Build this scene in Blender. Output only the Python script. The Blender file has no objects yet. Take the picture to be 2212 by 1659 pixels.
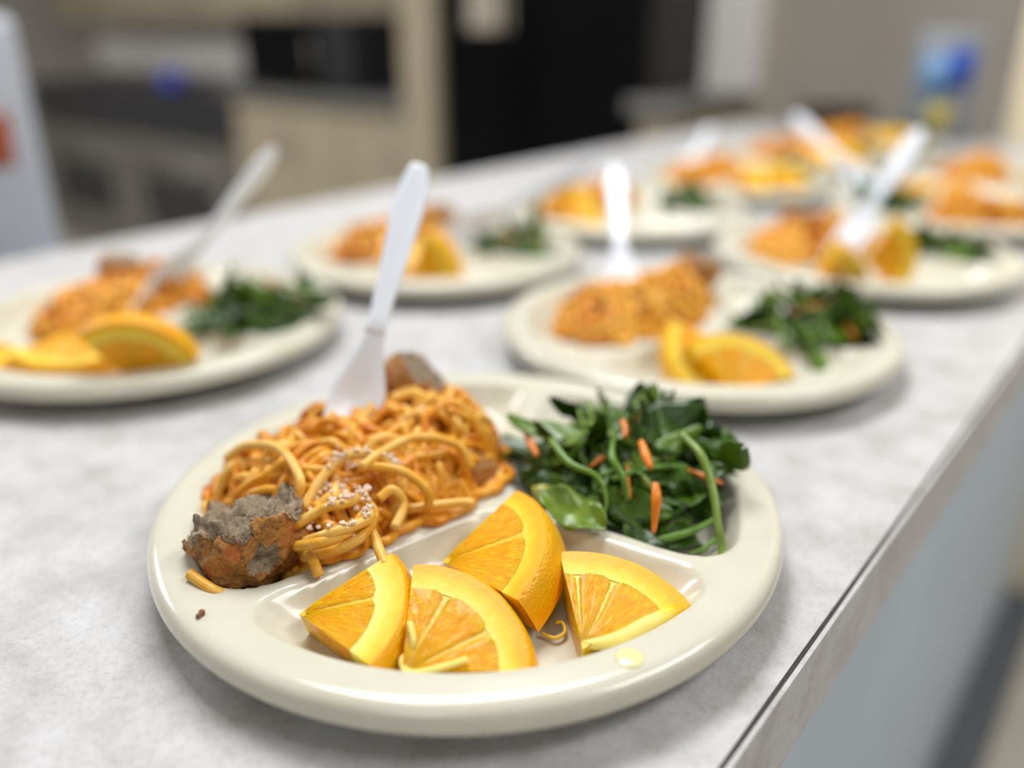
import bpy, bmesh, math, random
import numpy as np
from mathutils import Vector, Matrix, noise as mnoise

# ------------------------------------------------------------------ scene, camera, lights
sc = bpy.context.scene
col = sc.collection
YAW = math.radians(39.2)          # the counter runs along world Y; the camera looks 39 deg left of it
Z0 = 0.95                         # counter top above the floor
F_PX, PITCH, CAM_H = 1800.0, math.radians(23.28), 0.203
W_PX, H_PX = 2212.0, 1659.0

cam_d = bpy.data.cameras.new('camera'); cam = bpy.data.objects.new('camera', cam_d); col.objects.link(cam)
cam_d.sensor_width = 36.0; cam_d.lens = 36.0 * F_PX / W_PX
cam_d.clip_start = 0.01; cam_d.clip_end = 50
cam.location = (0, 0, Z0 + CAM_H)
cam.rotation_euler = (math.pi / 2 - PITCH, 0, YAW)
cam_d.dof.use_dof = True; cam_d.dof.focus_distance = 0.293; cam_d.dof.aperture_fstop = 2.2
sc.camera = cam

w = bpy.data.worlds.new('world'); sc.world = w; w.use_nodes = True
w.node_tree.nodes['Background'].inputs[0].default_value = (0.8, 0.85, 0.9, 1)
w.node_tree.nodes['Background'].inputs[1].default_value = 0.05

sc.view_settings.view_transform = 'Standard'; sc.view_settings.look = 'None'
sc.view_settings.gamma = 1.0; sc.view_settings.use_curve_mapping = False
sc.view_settings.exposure = -0.28
sc.cycles.max_bounces = 5; sc.cycles.diffuse_bounces = 3; sc.cycles.glossy_bounces = 2; sc.cycles.transmission_bounces = 2

CEIL = 2.55
LIGHTS = [  # x, y, size_x, size_y, watts
    (-0.85, 0.80, 0.6, 1.2, 36.0),
    (1.0, 0.9, 0.6, 1.2, 26.0),
    (-3.5, -0.2, 0.6, 1.2, 80.0),
    (0.6, -1.6, 0.6, 1.2, 7.0),
]
for i, (lx, ly, sx, sy, e) in enumerate(LIGHTS):
    ld = bpy.data.lights.new('ceiling_lamp_light', 'AREA'); ld.shape = 'RECTANGLE'
    ld.size = sx * 0.92; ld.size_y = sy * 0.95; ld.energy = e; ld.color = (0.975, 0.985, 1.0)
    lo = bpy.data.objects.new('ceiling_lamp_light', ld); col.objects.link(lo)
    lo.location = (lx, ly, CEIL - 0.035)

# ------------------------------------------------------------------ helpers
cy_, sy_ = math.cos(YAW), math.sin(YAW)
RZ = Matrix.Rotation(YAW, 4, 'Z')
def C(x, y, z=0.0):
    """camera-heading frame (x right, y ahead, z above the counter) -> world"""
    return Vector((cy_ * x - sy_ * y, sy_ * x + cy_ * y, Z0 + z))
def at(px, py, z=0.0):
    """point of the heading frame at height z above the counter seen at a pixel"""
    c, s = math.cos(PITCH), math.sin(PITCH)
    a = (px - W_PX / 2) / F_PX; b = (H_PX / 2 - py) / F_PX
    D = Vector((a, c + b * s, -s + b * c)); t = (z - CAM_H) / D.z
    return Vector((0, 0, CAM_H)) + D * t
def at_dist(px, py, S, L):
    """point on the pixel's ray at distance L of S, the farther one"""
    c, s = math.cos(PITCH), math.sin(PITCH)
    a = (px - W_PX / 2) / F_PX; b = (H_PX / 2 - py) / F_PX
    D = Vector((a, c + b * s, -s + b * c)).normalized(); O = Vector((0, 0, CAM_H)) - S
    B = O.dot(D); q = B * B - (O.dot(O) - L * L)
    return S + O + D * (-B + (math.sqrt(q) if q > 0 else 0.0))

def mesh(name, V, Fc, smooth=True):
    me = bpy.data.meshes.new(name)
    me.from_pydata([tuple(map(float, v)) for v in V], [], [tuple(int(i) for i in f) for f in Fc])
    me.validate(); me.update()
    if smooth: me.polygons.foreach_set('use_smooth', [True] * len(me.polygons))
    return me
def obj(name, me, m=None, parent=None, loc=None):
    o = bpy.data.objects.new(name, me); col.objects.link(o)
    if m is not None and me is not None and not me.materials: me.materials.append(m)
    if parent is not None: o.parent = parent
    if loc is not None: o.location = loc
    return o
def tag(o, label, cat, group=None, kind=None):
    if label: o['label'] = label
    if cat: o['category'] = cat
    if group: o['group'] = group
    if kind: o['kind'] = kind
    return o
def thing(name, label, cat, M=None, group=None):
    o = bpy.data.objects.new(name, None); col.objects.link(o); o.empty_display_size = 0.02
    if M is not None: o.matrix_world = M
    return tag(o, label, cat, group)
def copy_tree(root, M, label, cat=None, group=None):
    r = root.copy(); col.objects.link(r); r.matrix_world = M; r['label'] = label
    if cat: r['category'] = cat
    if group: r['group'] = group
    for ch in list(root.children):
        c = ch.copy(); col.objects.link(c); c.parent = r
        for g in ch.children:
            d = g.copy(); col.objects.link(d); d.parent = c
    return r

class MB:
    def __init__(s): s.V = []; s.F = []
    def add(s, V, Fc):
        k = len(s.V); s.V.extend([tuple(v) for v in V]); s.F.extend([tuple(i + k for i in f) for f in Fc])
        return s
    def box(s, x0, x1, y0, y1, z0, z1):
        V = [(x, y, z) for z in (z0, z1) for y in (y0, y1) for x in (x0, x1)]
        return s.add(V, [(0, 2, 3, 1), (4, 5, 7, 6), (0, 1, 5, 4), (2, 6, 7, 3), (0, 4, 6, 2), (1, 3, 7, 5)])
    def tube(s, P, r, n=8, cap=True):
        V, Fc = tube(P, r, n, cap); return s.add(V, Fc)
    def lathe(s, prof, n=32, cx=0, cy=0, z=0):
        V = []; Fc = []
        for (r, h) in prof:
            for k in range(n):
                a = 2 * math.pi * k / n; V.append((cx + r * math.cos(a), cy + r * math.sin(a), z + h))
        for i in range(len(prof) - 1):
            for k in range(n):
                k2 = (k + 1) % n
                Fc.append((i * n + k, i * n + k2, (i + 1) * n + k2, (i + 1) * n + k))
        Fc.append(tuple(range(n))[::-1]); Fc.append(tuple((len(prof) - 1) * n + k for k in range(n)))
        return s.add(V, Fc)
    def build(s, name, m, parent=None, smooth=False, bevel=0.0):
        o = obj(name, mesh(name, s.V, s.F, smooth), m, parent)
        if bevel:
            b = o.modifiers.new('bevel', 'BEVEL'); b.width = bevel; b.segments = 2; b.limit_method = 'ANGLE'
        return o

def tube(P, r, n=8, cap=True):
    P = np.asarray(P, float); m = len(P)
    r = np.full(m, r) if np.isscalar(r) else np.asarray(r)
    T = np.gradient(P, axis=0); T /= np.linalg.norm(T, axis=1)[:, None] + 1e-12
    u = np.cross(T[0], [0, 0, 1.0])
    if np.linalg.norm(u) < 1e-3: u = np.cross(T[0], [0, 1.0, 0])
    u /= np.linalg.norm(u)
    V = np.zeros((m, n, 3)); ang = np.arange(n) * 2 * math.pi / n
    for i in range(m):
        u = u - T[i] * u.dot(T[i]); u /= np.linalg.norm(u) + 1e-12
        v = np.cross(T[i], u)
        V[i] = P[i] + r[i] * (np.cos(ang)[:, None] * u + np.sin(ang)[:, None] * v)
    Fc = [(i * n + k, i * n + (k + 1) % n, (i + 1) * n + (k + 1) % n, (i + 1) * n + k) for i in range(m - 1) for k in range(n)]
    if cap: Fc += [tuple(range(n))[::-1], tuple((m - 1) * n + k for k in range(n))]
    return V.reshape(-1, 3).tolist(), Fc
def spline(P, k=8):
    P = np.asarray(P, float); Q = np.vstack([2 * P[0] - P[1], P, 2 * P[-1] - P[-2]]); out = []
    for i in range(1, len(Q) - 2):
        for t in np.arange(k) / k:
            a, b, c, d = Q[i - 1], Q[i], Q[i + 1], Q[i + 2]
            out.append(0.5 * (2 * b + (c - a) * t + (2 * a - 5 * b + 4 * c - d) * t * t + (3 * b - a - 3 * c + d) * t ** 3))
    out.append(P[-1]); return np.array(out)

# ------------------------------------------------------------------ materials
def mat(name, base, rough=0.5, spec=0.5, coat=0.0, sss=0.0, sss_r=(1, 0.5, 0.2), sss_s=0.004, metal=0.0, trans=0.0):
    m = bpy.data.materials.new(name); m.use_nodes = True
    p = m.node_tree.nodes['Principled BSDF']
    p.inputs['Base Color'].default_value = (*base, 1); p.inputs['Roughness'].default_value = rough
    p.inputs['Specular IOR Level'].default_value = spec; p.inputs['Metallic'].default_value = metal
    p.inputs['Coat Weight'].default_value = coat; p.inputs['Coat Roughness'].default_value = 0.08
    p.inputs['Transmission Weight'].default_value = trans
    if sss:
        p.inputs['Subsurface Weight'].default_value = sss
        p.inputs['Subsurface Radius'].default_value = sss_r; p.inputs['Subsurface Scale'].default_value = sss_s
    return m, m.node_tree, p
def node(nt, kind, **kw):
    n = nt.nodes.new(kind)
    for k, v in kw.items(): setattr(n, k, v)
    return n
def noise_tex(nt, scale, detail=4, rough=0.6, vec=None, dist=0.0):
    n = node(nt, 'ShaderNodeTexNoise'); n.inputs['Scale'].default_value = scale
    n.inputs['Detail'].default_value = detail; n.inputs['Roughness'].default_value = rough; n.inputs['Distortion'].default_value = dist
    if vec is None:
        tc = node(nt, 'ShaderNodeTexCoord'); vec = tc.outputs['Object']
    nt.links.new(vec, n.inputs['Vector']); return n
def ramp(nt, fac, stops):
    r = node(nt, 'ShaderNodeValToRGB'); e = r.color_ramp.elements
    while len(e) < len(stops): e.new(0.5)
    for k, (p, c) in enumerate(stops): e[k].position = p; e[k].color = (*c, 1)
    nt.links.new(fac, r.inputs['Fac']); return r
def bump(nt, p, h, strength=0.3, dist=0.001):
    b = node(nt, 'ShaderNodeBump'); b.inputs['Strength'].default_value = strength; b.inputs['Distance'].default_value = dist
    nt.links.new(h, b.inputs['Height']); nt.links.new(b.outputs['Normal'], p.inputs['Normal']); return b
def simple(name, base, rough=0.5, var=0.12, scale=30.0, bmp=0.0, **kw):
    m, nt, p = mat(name, base, rough, **kw)
    n = noise_tex(nt, scale)
    lo = tuple(c * (1 - var) for c in base); hi = tuple(min(1, c * (1 + var)) for c in base)
    r = ramp(nt, n.outputs['Fac'], [(0.3, lo), (0.7, hi)]); nt.links.new(r.outputs['Color'], p.inputs['Base Color'])
    if bmp: bump(nt, p, n.outputs['Fac'], bmp, 0.001)
    return m

M = {}
# laminate: pale grey-white with fine mottling
m, nt, p = mat('laminate', (0.7, 0.7, 0.7), 0.38, 0.4)
n1 = noise_tex(nt, 38, 5, 0.65); n2 = noise_tex(nt, 420, 4, 0.7, dist=0.6)
r1 = ramp(nt, n1.outputs['Fac'], [(0.32, (0.47, 0.455, 0.445)), (0.5, (0.575, 0.57, 0.575)), (0.66, (0.645, 0.645, 0.66))])
r2 = ramp(nt, n2.outputs['Fac'], [(0.33, (0.76, 0.735, 0.71)), (0.47, (0.94, 0.935, 0.93)), (0.62, (1, 1, 1))])
mx = node(nt, 'ShaderNodeMix', data_type='RGBA', blend_type='MULTIPLY'); mx.inputs['Factor'].default_value = 0.75
nt.links.new(r1.outputs['Color'], mx.inputs['A']); nt.links.new(r2.outputs['Color'], mx.inputs['B'])
nt.links.new(mx.outputs['Result'], p.inputs['Base Color']); bump(nt, p, n2.outputs['Fac'], 0.06, 0.0003)
M['laminate'] = m
M['seam'] = simple('laminate_core_line', (0.035, 0.028, 0.026), 0.7, 0.3, 300)
M['plate'], nt, p = mat('cream_melamine', (0.80, 0.765, 0.63), 0.15, 0.5, coat=0.1)
n1 = noise_tex(nt, 60, 3); r1 = ramp(nt, n1.outputs['Fac'], [(0.35, (0.655, 0.635, 0.515)), (0.65, (0.68, 0.66, 0.54))])
nt.links.new(r1.outputs['Color'], p.inputs['Base Color'])
M['fork'] = simple('white_plastic', (0.86, 0.91, 1.0), 0.3, 0.01, 20)

# noodles: pale strands, sauce-stained
def noodle_mat():
    m, nt, p = mat('sauced_noodle', (0.7, 0.35, 0.1), 0.34, 0.4)
    a = node(nt, 'ShaderNodeAttribute', attribute_name='tint')
    n1 = noise_tex(nt, 130, 4, 0.6)
    add = node(nt, 'ShaderNodeMath', operation='MULTIPLY_ADD'); add.inputs[1].default_value = 0.9
    nt.links.new(n1.outputs['Fac'], add.inputs[0])
    sub = node(nt, 'ShaderNodeMath', operation='MULTIPLY_ADD'); sub.inputs[1].default_value = 0.62; sub.inputs[2].default_value = -0.2
    nt.links.new(a.outputs['Fac'], sub.inputs[0]); nt.links.new(sub.outputs[0], add.inputs[2])
    r = ramp(nt, add.outputs[0], [(0.22, (0.88, 0.54, 0.13)), (0.45, (0.83, 0.41, 0.03)), (0.66, (0.74, 0.27, 0.006)), (0.9, (0.48, 0.095, 0.004))])
    nt.links.new(r.outputs['Color'], p.inputs['Base Color'])
    n2 = noise_tex(nt, 500, 3); bump(nt, p, n2.outputs['Fac'], 0.25, 0.0006)
    return m
M['noodle'] = noodle_mat()
M['sauce'] = simple('tomato_sauce', (0.46, 0.13, 0.010), 0.3, 0.4, 160, 0.5)
M['cheese'] = simple('grated_cheese', (0.84, 0.66, 0.48), 0.6, 0.08, 300)
# meat
def meat(name, stops, scale, b, rough):
    m, nt, p = mat(name, stops[0][1], rough, 0.5)
    n1 = noise_tex(nt, scale, 8, 0.7); n2 = noise_tex(nt, scale * 5, 4, 0.7)
    mx = node(nt, 'ShaderNodeMath', operation='MULTIPLY_ADD'); mx.inputs[1].default_value = 0.35
    nt.links.new(n2.outputs['Fac'], mx.inputs[0])
    s2 = node(nt, 'ShaderNodeMath', operation='MULTIPLY'); s2.inputs[1].default_value = 0.68
    nt.links.new(n1.outputs['Fac'], s2.inputs[0]); nt.links.new(s2.outputs[0], mx.inputs[2])
    r = ramp(nt, mx.outputs[0], stops); nt.links.new(r.outputs['Color'], p.inputs['Base Color'])
    bump(nt, p, mx.outputs[0], b, 0.0025); return m
M['crust'] = meat('meatball_crust', [(0.38, (0.13, 0.05, 0.015)), (0.46, (0.40, 0.165, 0.035)), (0.54, (0.60, 0.28, 0.06)), (0.62, (0.58, 0.13, 0.02))], 150, 1.0, 0.36)
M['crumb'] = meat('meatball_inside', [(0.36, (0.11, 0.075, 0.04)), (0.48, (0.33, 0.245, 0.155)), (0.62, (0.52, 0.40, 0.265))], 190, 1.0, 0.65)
# orange
def polar(nt):
    tc = node(nt, 'ShaderNodeTexCoord'); sp = node(nt, 'ShaderNodeSeparateXYZ'); nt.links.new(tc.outputs['Object'], sp.inputs[0])
    th = node(nt, 'ShaderNodeMath', operation='ARCTAN2'); nt.links.new(sp.outputs['Y'], th.inputs[0]); nt.links.new(sp.outputs['X'], th.inputs[1])
    cb0 = node(nt, 'ShaderNodeCombineXYZ'); nt.links.new(sp.outputs['X'], cb0.inputs[0]); nt.links.new(sp.outputs['Y'], cb0.inputs[1])
    ln = node(nt, 'ShaderNodeVectorMath', operation='LENGTH'); nt.links.new(cb0.outputs[0], ln.inputs[0])
    return th.outputs[0], ln.outputs['Value'], sp.outputs['Z']
def flesh_mat():
    m, nt, p = mat('orange_flesh', (0.9, 0.4, 0.02), 0.15, 0.22, coat=0.18, sss=0.55, sss_r=(1, 0.5, 0.03), sss_s=0.007)
    th, r, z = polar(nt)
    cb = node(nt, 'ShaderNodeCombineXYZ')
    for k, (src, mul) in enumerate(((th, 0.034), (r, 0.36), (z, 0.6))):
        q = node(nt, 'ShaderNodeMath', operation='MULTIPLY'); q.inputs[1].default_value = mul; nt.links.new(src, q.inputs[0]); nt.links.new(q.outputs[0], cb.inputs[k])
    n1 = noise_tex(nt, 620, 3, 0.55, cb.outputs[0], 0.5)
    n2 = noise_tex(nt, 90, 3)
    rr = ramp(nt, n1.outputs['Fac'], [(0.25, (0.88, 0.31, 0.0)), (0.45, (0.96, 0.41, 0.0)), (0.62, (0.98, 0.51, 0.0)), (0.78, (1.0, 0.68, 0.03))])
    r2 = ramp(nt, n2.outputs['Fac'], [(0.35, (0.97, 0.86, 0.5)), (0.65, (1, 1, 1))])
    mx = node(nt, 'ShaderNodeMix', data_type='RGBA', blend_type='MULTIPLY'); mx.inputs['Factor'].default_value = 0.6
    nt.links.new(rr.outputs['Color'], mx.inputs['A']); nt.links.new(r2.outputs['Color'], mx.inputs['B'])
    nt.links.new(mx.outputs['Result'], p.inputs['Base Color'])
    v = noise_tex(nt, 900, 2)
    ad = node(nt, 'ShaderNodeMath', operation='MULTIPLY_ADD'); ad.inputs[1].default_value = 0.45
    nt.links.new(v.outputs['Fac'], ad.inputs[0]); nt.links.new(n1.outputs['Fac'], ad.inputs[2])
    bump(nt, p, ad.outputs[0], 0.85, 0.0011)
    return m
M['flesh'] = flesh_mat()
m, nt, p = mat('orange_pith', (0.95, 0.75, 0.2), 0.42, 0.4, sss=0.3, sss_r=(1, 0.7, 0.2), sss_s=0.004)
th, r, z = polar(nt)
n1 = noise_tex(nt, 180, 4)
ad = node(nt, 'ShaderNodeMath', operation='MULTIPLY_ADD'); ad.inputs[1].default_value = 0.006; nt.links.new(n1.outputs['Fac'], ad.inputs[0]); nt.links.new(r, ad.inputs[2])
mr = node(nt, 'ShaderNodeMapRange'); mr.inputs['From Min'].default_value = 0.029; mr.inputs['From Max'].default_value = 0.0425; nt.links.new(ad.outputs[0], mr.inputs['Value'])
rr = ramp(nt, mr.outputs['Result'], [(0.08, (0.98, 0.79, 0.22)), (0.38, (0.97, 0.73, 0.10)), (0.64, (0.95, 0.60, 0.01)), (0.90, (0.92, 0.45, 0.0))])
nt.links.new(rr.outputs['Color'], p.inputs['Base Color']); bump(nt, p, n1.outputs['Fac'], 0.3, 0.0008)
M['pith'] = m
m, nt, p = mat('orange_zest', (0.95, 0.45, 0.01), 0.35, 0.5, coat=0.1)
vo = node(nt, 'ShaderNodeTexVoronoi'); vo.inputs['Scale'].default_value = 850
tc = node(nt, 'ShaderNodeTexCoord'); nt.links.new(tc.outputs['Object'], vo.inputs['Vector'])
n1 = noise_tex(nt, 55, 4); rr = ramp(nt, n1.outputs['Fac'], [(0.3, (0.74, 0.44, 0.0)), (0.5, (0.93, 0.43, 0.0)), (0.7, (0.95, 0.36, 0.0))])
nt.links.new(rr.outputs['Color'], p.inputs['Base Color']); bump(nt, p, vo.outputs['Distance'], 0.45, 0.0006)
M['zest'] = m
M['membrane'] = simple('orange_membrane', (0.95, 0.58, 0.05), 0.3, 0.08, 200, 0.2, sss=0.3, sss_r=(1, 0.6, 0.1), sss_s=0.004)
# greens
def leaf_mat(name, stops, rough):
    m, nt, p = mat(name, stops[0][1], rough, 0.4, coat=0.12)
    oi = node(nt, 'ShaderNodeObjectInfo'); n1 = noise_tex(nt, 120, 3)
    a = node(nt, 'ShaderNodeMath', operation='MULTIPLY_ADD'); a.inputs[1].default_value = 0.35; nt.links.new(n1.outputs['Fac'], a.inputs[0])
    b = node(nt, 'ShaderNodeMath', operation='MULTIPLY'); b.inputs[1].default_value = 0.65; nt.links.new(oi.outputs['Random'], b.inputs[0]); nt.links.new(b.outputs[0], a.inputs[2])
    r = ramp(nt, a.outputs[0], stops); nt.links.new(r.outputs['Color'], p.inputs['Base Color'])
    n2 = noise_tex(nt, 260, 3); bump(nt, p, n2.outputs['Fac'], 0.35, 0.001)
    return m
M['leaf'] = leaf_mat('dark_leaf', [(0.1, (0.016, 0.045, 0.004)), (0.42, (0.036, 0.092, 0.004)), (0.72, (0.08, 0.165, 0.006)), (0.95, (0.24, 0.34, 0.03))], 0.33)
M['stem'] = leaf_mat('leaf_stem', [(0.1, (0.07, 0.20, 0.02)), (0.5, (0.14, 0.27, 0.03)), (0.9, (0.30, 0.36, 0.09))], 0.32)
M['carrot'] = simple('carrot', (0.80, 0.24, 0.02), 0.35, 0.15, 200)
M['juice'] = mat('juice_drop', (0.85, 0.80, 0.38), 0.06, 0.5)[0]
M['bit'] = simple('brown_crumb', (0.22, 0.08, 0.03), 0.5, 0.3, 500)
# room
M['wall'] = simple('wall_paint', (0.42, 0.39, 0.36), 0.7, 0.04, 3)
M['splash'] = simple('pale_backsplash', (0.80, 0.78, 0.75), 0.5, 0.04, 6)
M['pier'] = simple('lit_wall_grey', (0.78, 0.75, 0.72), 0.7, 0.04, 3)  # light falling on this strip of wall is put into its paler colour
M['wall_warm'] = simple('tan_wall_paint', (0.88, 0.77, 0.54), 0.7, 0.04, 3)
M['ceiling'] = simple('ceiling_paint', (0.75, 0.75, 0.74), 0.8, 0.03, 3)
M['floor'] = simple('floor_vinyl', (0.62, 0.58, 0.50), 0.45, 0.06, 8)
M['knee'] = simple('blue_grey_paint', (0.56, 0.645, 0.74), 0.55, 0.06, 6)
M['base'] = simple('dark_blue_grey', (0.12, 0.13, 0.15), 0.5, 0.1, 20)
M['cab'] = simple('tan_cabinet', (0.39, 0.335, 0.235), 0.5, 0.08, 6)
M['grey_top'] = simple('grey_worktop', (0.17, 0.168, 0.16), 0.4, 0.06, 30)
M['black'] = simple('black_gloss', (0.004, 0.004, 0.005), 0.3, 0.1, 10, spec=0.06)
M['black_side'] = simple('black_textured', (0.016, 0.016, 0.017), 0.5, 0.1, 300)
M['dark'] = simple('dark_appliance', (0.022, 0.023, 0.028), 0.35, 0.15, 10)
M['steel'] = simple('dull_steel', (0.30, 0.29, 0.27), 0.38, 0.08, 10, metal=0.7)
M['oven'] = simple('oven_front', (0.17, 0.16, 0.14), 0.4, 0.12, 10)
M['white'] = simple('white_enamel', (0.54, 0.57, 0.63), 0.4, 0.03, 5)
M['red'] = simple('red_cloth', (0.34, 0.075, 0.025), 0.8, 0.2, 60)
M['blue'] = simple('blue_plastic', (0.04, 0.05, 0.45), 0.35, 0.1, 30)
M['can_silver'] = simple('can_pale_label', (0.24, 0.26, 0.29), 0.4, 0.06, 30)
M['can_blue'] = simple('can_blue_label', (0.006, 0.065, 0.42), 0.4, 0.1, 30)
M['can_light'] = simple('can_light_blue_label', (0.12, 0.26, 0.48), 0.4, 0.1, 30)
M['can_yellow'] = simple('can_yellow_label', (0.45, 0.36, 0.04), 0.4, 0.1, 30)
M['brown'] = simple('dark_brown_wood', (0.035, 0.018, 0.010), 0.5, 0.2, 30)
M['paper'] = simple('paper', (0.42, 0.37, 0.30), 0.8, 0.04, 30)
M['lamp_frame'] = simple('lamp_frame', (0.8, 0.8, 0.8), 0.5, 0.02, 10)
m, nt, p = mat('lamp_diffuser', (0.9, 0.9, 0.9), 0.6); p.inputs['Emission Color'].default_value = (1, 0.97, 0.93, 1); p.inputs['Emission Strength'].default_value = 2.0
M['diffuser'] = m

# ------------------------------------------------------------------ the room (world X across the counter, Y along it)
X0, X1, Y0, Y1 = -5.9, 2.2, -2.4, 2.75
def struct(name, b, m, parent=None):
    o = b.build(name, m, parent)
    if parent is None: o['kind'] = 'structure'
    return o
struct('floor', MB().box(X0, X1, Y0, Y1, -0.05, 0), M['floor'])
struct('ceiling', MB().box(X0, X1, Y0, Y1, CEIL, CEIL + 0.05), M['ceiling'])
struct('wall_back', MB().box(X0, X1, Y1, Y1 + 0.1, 0, CEIL), M['wall'])
struct('wall_front', MB().box(X0, X1, Y0 - 0.1, Y0, 0, CEIL), M['wall'])
struct('wall_left', MB().box(X0 - 0.1, X0, Y0, Y1, 0, CEIL), M['wall'])
struct('wall_right', MB().box(X1, X1 + 0.1, Y0, Y1, 0, CEIL), M['wall'])
CX0, CX1, CY0, CY1 = -0.853, -0.0648, -1.7, 1.86
struct('wall_under_counter', MB().box(CX0 + 0.06, -0.107, CY0, CY1, 0, Z0 - 0.042), M['knee'])
struct('dark_strip_under_counter', MB().box(-0.107, -0.040, CY0, CY1, 0, 0.022), M['base'])  # low dark strip along the floor in front of the wall
struct('wall_pier', MB().box(-1.275, -1.10, 2.50, Y1 - 0.001, 0, CEIL), M['pier'])
struct('wall_end', MB().box(-0.315, 0.30, CY1 + 0.001, Y1, 0, CEIL), M['wall_warm'])
for (lx, ly, sx, sy, e) in LIGHTS:
    pos = {0: 'over the counter', 1: 'over the serving side', 2: 'over the kitchen range aisle', 3: 'behind the counter end'}[[l[0] for l in LIGHTS].index(lx)]
    t = thing('ceiling_light', 'flat fluorescent ceiling light ' + pos, 'light', Matrix.Translation((lx, ly, CEIL)), 'ceiling lights')
    fr = MB()
    for a in ((-sx / 2, sx / 2, -sy / 2, -sy / 2 + 0.02), (-sx / 2, sx / 2, sy / 2 - 0.02, sy / 2), (-sx / 2, -sx / 2 + 0.02, -sy / 2 + 0.02, sy / 2 - 0.02), (sx / 2 - 0.02, sx / 2, -sy / 2 + 0.02, sy / 2 - 0.02)):
        fr.box(*a, -0.03, 0)
    fr.build('frame', M['lamp_frame'], t); MB().box(-sx / 2 + 0.02, sx / 2 - 0.02, -sy / 2 + 0.02, sy / 2 - 0.02, -0.02, -0.002).build('diffuser', M['diffuser'], t)

# the serving counter
ct = thing('serving_counter', 'pale mottled laminate serving counter carrying the plates', 'counter', Matrix.Translation((0, 0, Z0)))
MB().box(CX0, CX1 - 0.0032, CY0, CY1, -0.042, 0).build('worktop', M['laminate'], ct)
MB().box(CX1 - 0.0032, CX1 - 0.0016, CY0, CY1, -0.042, -0.00035).build('core_line', M['seam'], ct)['label'] = 'thin dark line along the counter edge'
MB().box(CX1 - 0.0016, CX1, CY0, CY1, -0.042, -0.0003).build('edge_strip', M['laminate'], ct)

# ------------------------------------------------------------------ kitchen behind
def cabinet(name, label, x0, x1, y0, y1, z0, z1, ndoor, group):
    t = thing(name, label, 'cabinet', Matrix.Translation(((x0 + x1) / 2, (y0 + y1) / 2, z0)), group)
    hx, hy = (x1 - x0) / 2, (y1 - y0) / 2; H = z1 - z0
    MB().box(-hx, hx, -hy + 0.02, hy, 0, H).build('body', M['cab'], t)
    dw = 2 * hx / ndoor
    for k in range(ndoor):
        d = MB().box(-hx + k * dw + 0.004, -hx + (k + 1) * dw - 0.004, -hy, -hy + 0.018, 0.01 + (0.09 if z0 == 0 else 0), H - 0.012).build('door', M['cab'], t, bevel=0.004)
        xx = -hx + (k + (0.85 if k % 2 == 0 else 0.15)) * dw; zz = H * 0.8 if z0 == 0 else 0.12
        MB().tube([(xx, -hy - 0.02, zz - 0.05), (xx, -hy - 0.02, zz + 0.05)], 0.005, 8).build('handle', M['steel'], d, True)
    return t
cabinet('base_cabinet', 'tan base cabinet beside the black refrigerator', -3.245, -2.215, 2.12, 2.74, 0, 0.87, 3, 'tan cabinets')
tag(MB().box(-3.255, -2.212, 2.09, 2.745, 0.871, 0.912).build('kitchen_worktop', M['grey_top'], bevel=0.008), 'grey worktop over the tan base cabinet by the refrigerator', 'worktop')
cabinet('wall_cabinet', 'row of tan wall cabinets above the range and microwave', -5.6, -2.215, 2.52, 2.735, 1.17, 1.95, 7, 'tan cabinets')
struct('wall_backsplash', MB().box(-5.6, -2.215, 2.736, 2.749, 0.913, 1.17), M['splash'])
# range
t = thing('cooking_range', 'dark cooking range with a black top in the kitchen', 'range', Matrix.Translation((-4.25, 2.42, 0)))
MB().box(-0.98, 0.98, -0.28, 0.31, 0, 0.66).build('body', M['oven'], t)
for k in range(2):
    d = MB().box(-0.94 + k * 0.95, -0.02 + k * 0.95, -0.31, -0.282, 0.12, 0.60).build('oven_door', M['oven'], t, bevel=0.006)
    MB().tube([(-0.85 + k * 0.95, -0.345, 0.55), (-0.11 + k * 0.95, -0.345, 0.55)], 0.011, 8).build('handle', M['steel'], d, True)
    MB().box(-0.80 + k * 0.95, -0.16 + k * 0.95, -0.316, -0.3105, 0.22, 0.48).build('oven_window', M['dark'], d)
MB().box(-0.98, 0.98, -0.30, 0.31, 0.661, 0.88).build('cooktop', M['dark'], t, bevel=0.01)
for k in range(6):
    MB().lathe([(0.0, 0), (0.022, 0), (0.018, 0.03), (0.0, 0.03)], 14).build('knob', M['dark'], t).matrix_local = Matrix.Translation((-0.7 + k * 0.28, -0.30, 0.78)) @ Matrix.Rotation(math.pi / 2, 4, 'X')
for k in range(4):
    MB().lathe([(0.06, 0), (0.10, 0.0), (0.10, 0.018), (0.06, 0.018)], 20).build('burner', M['dark'], t).location = (-0.7 + k * 0.45, 0.02, 0.881)
t = thing('kitchen_jug', 'blurred blue jug standing on the dark range top', 'jug', Matrix.Translation((-3.80, 2.18, 0.8805)))
MB().lathe([(0.045, 0), (0.055, 0.01), (0.055, 0.05), (0.042, 0.085), (0.035, 0.085), (0.03, 0.02)], 24).build('body', M['blue'], t, True)
MB().tube(spline([(0.05, 0, 0.075), (0.085, 0, 0.065), (0.085, 0, 0.03), (0.052, 0, 0.02)]), 0.006, 8).build('handle', M['blue'], t, True)
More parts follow.
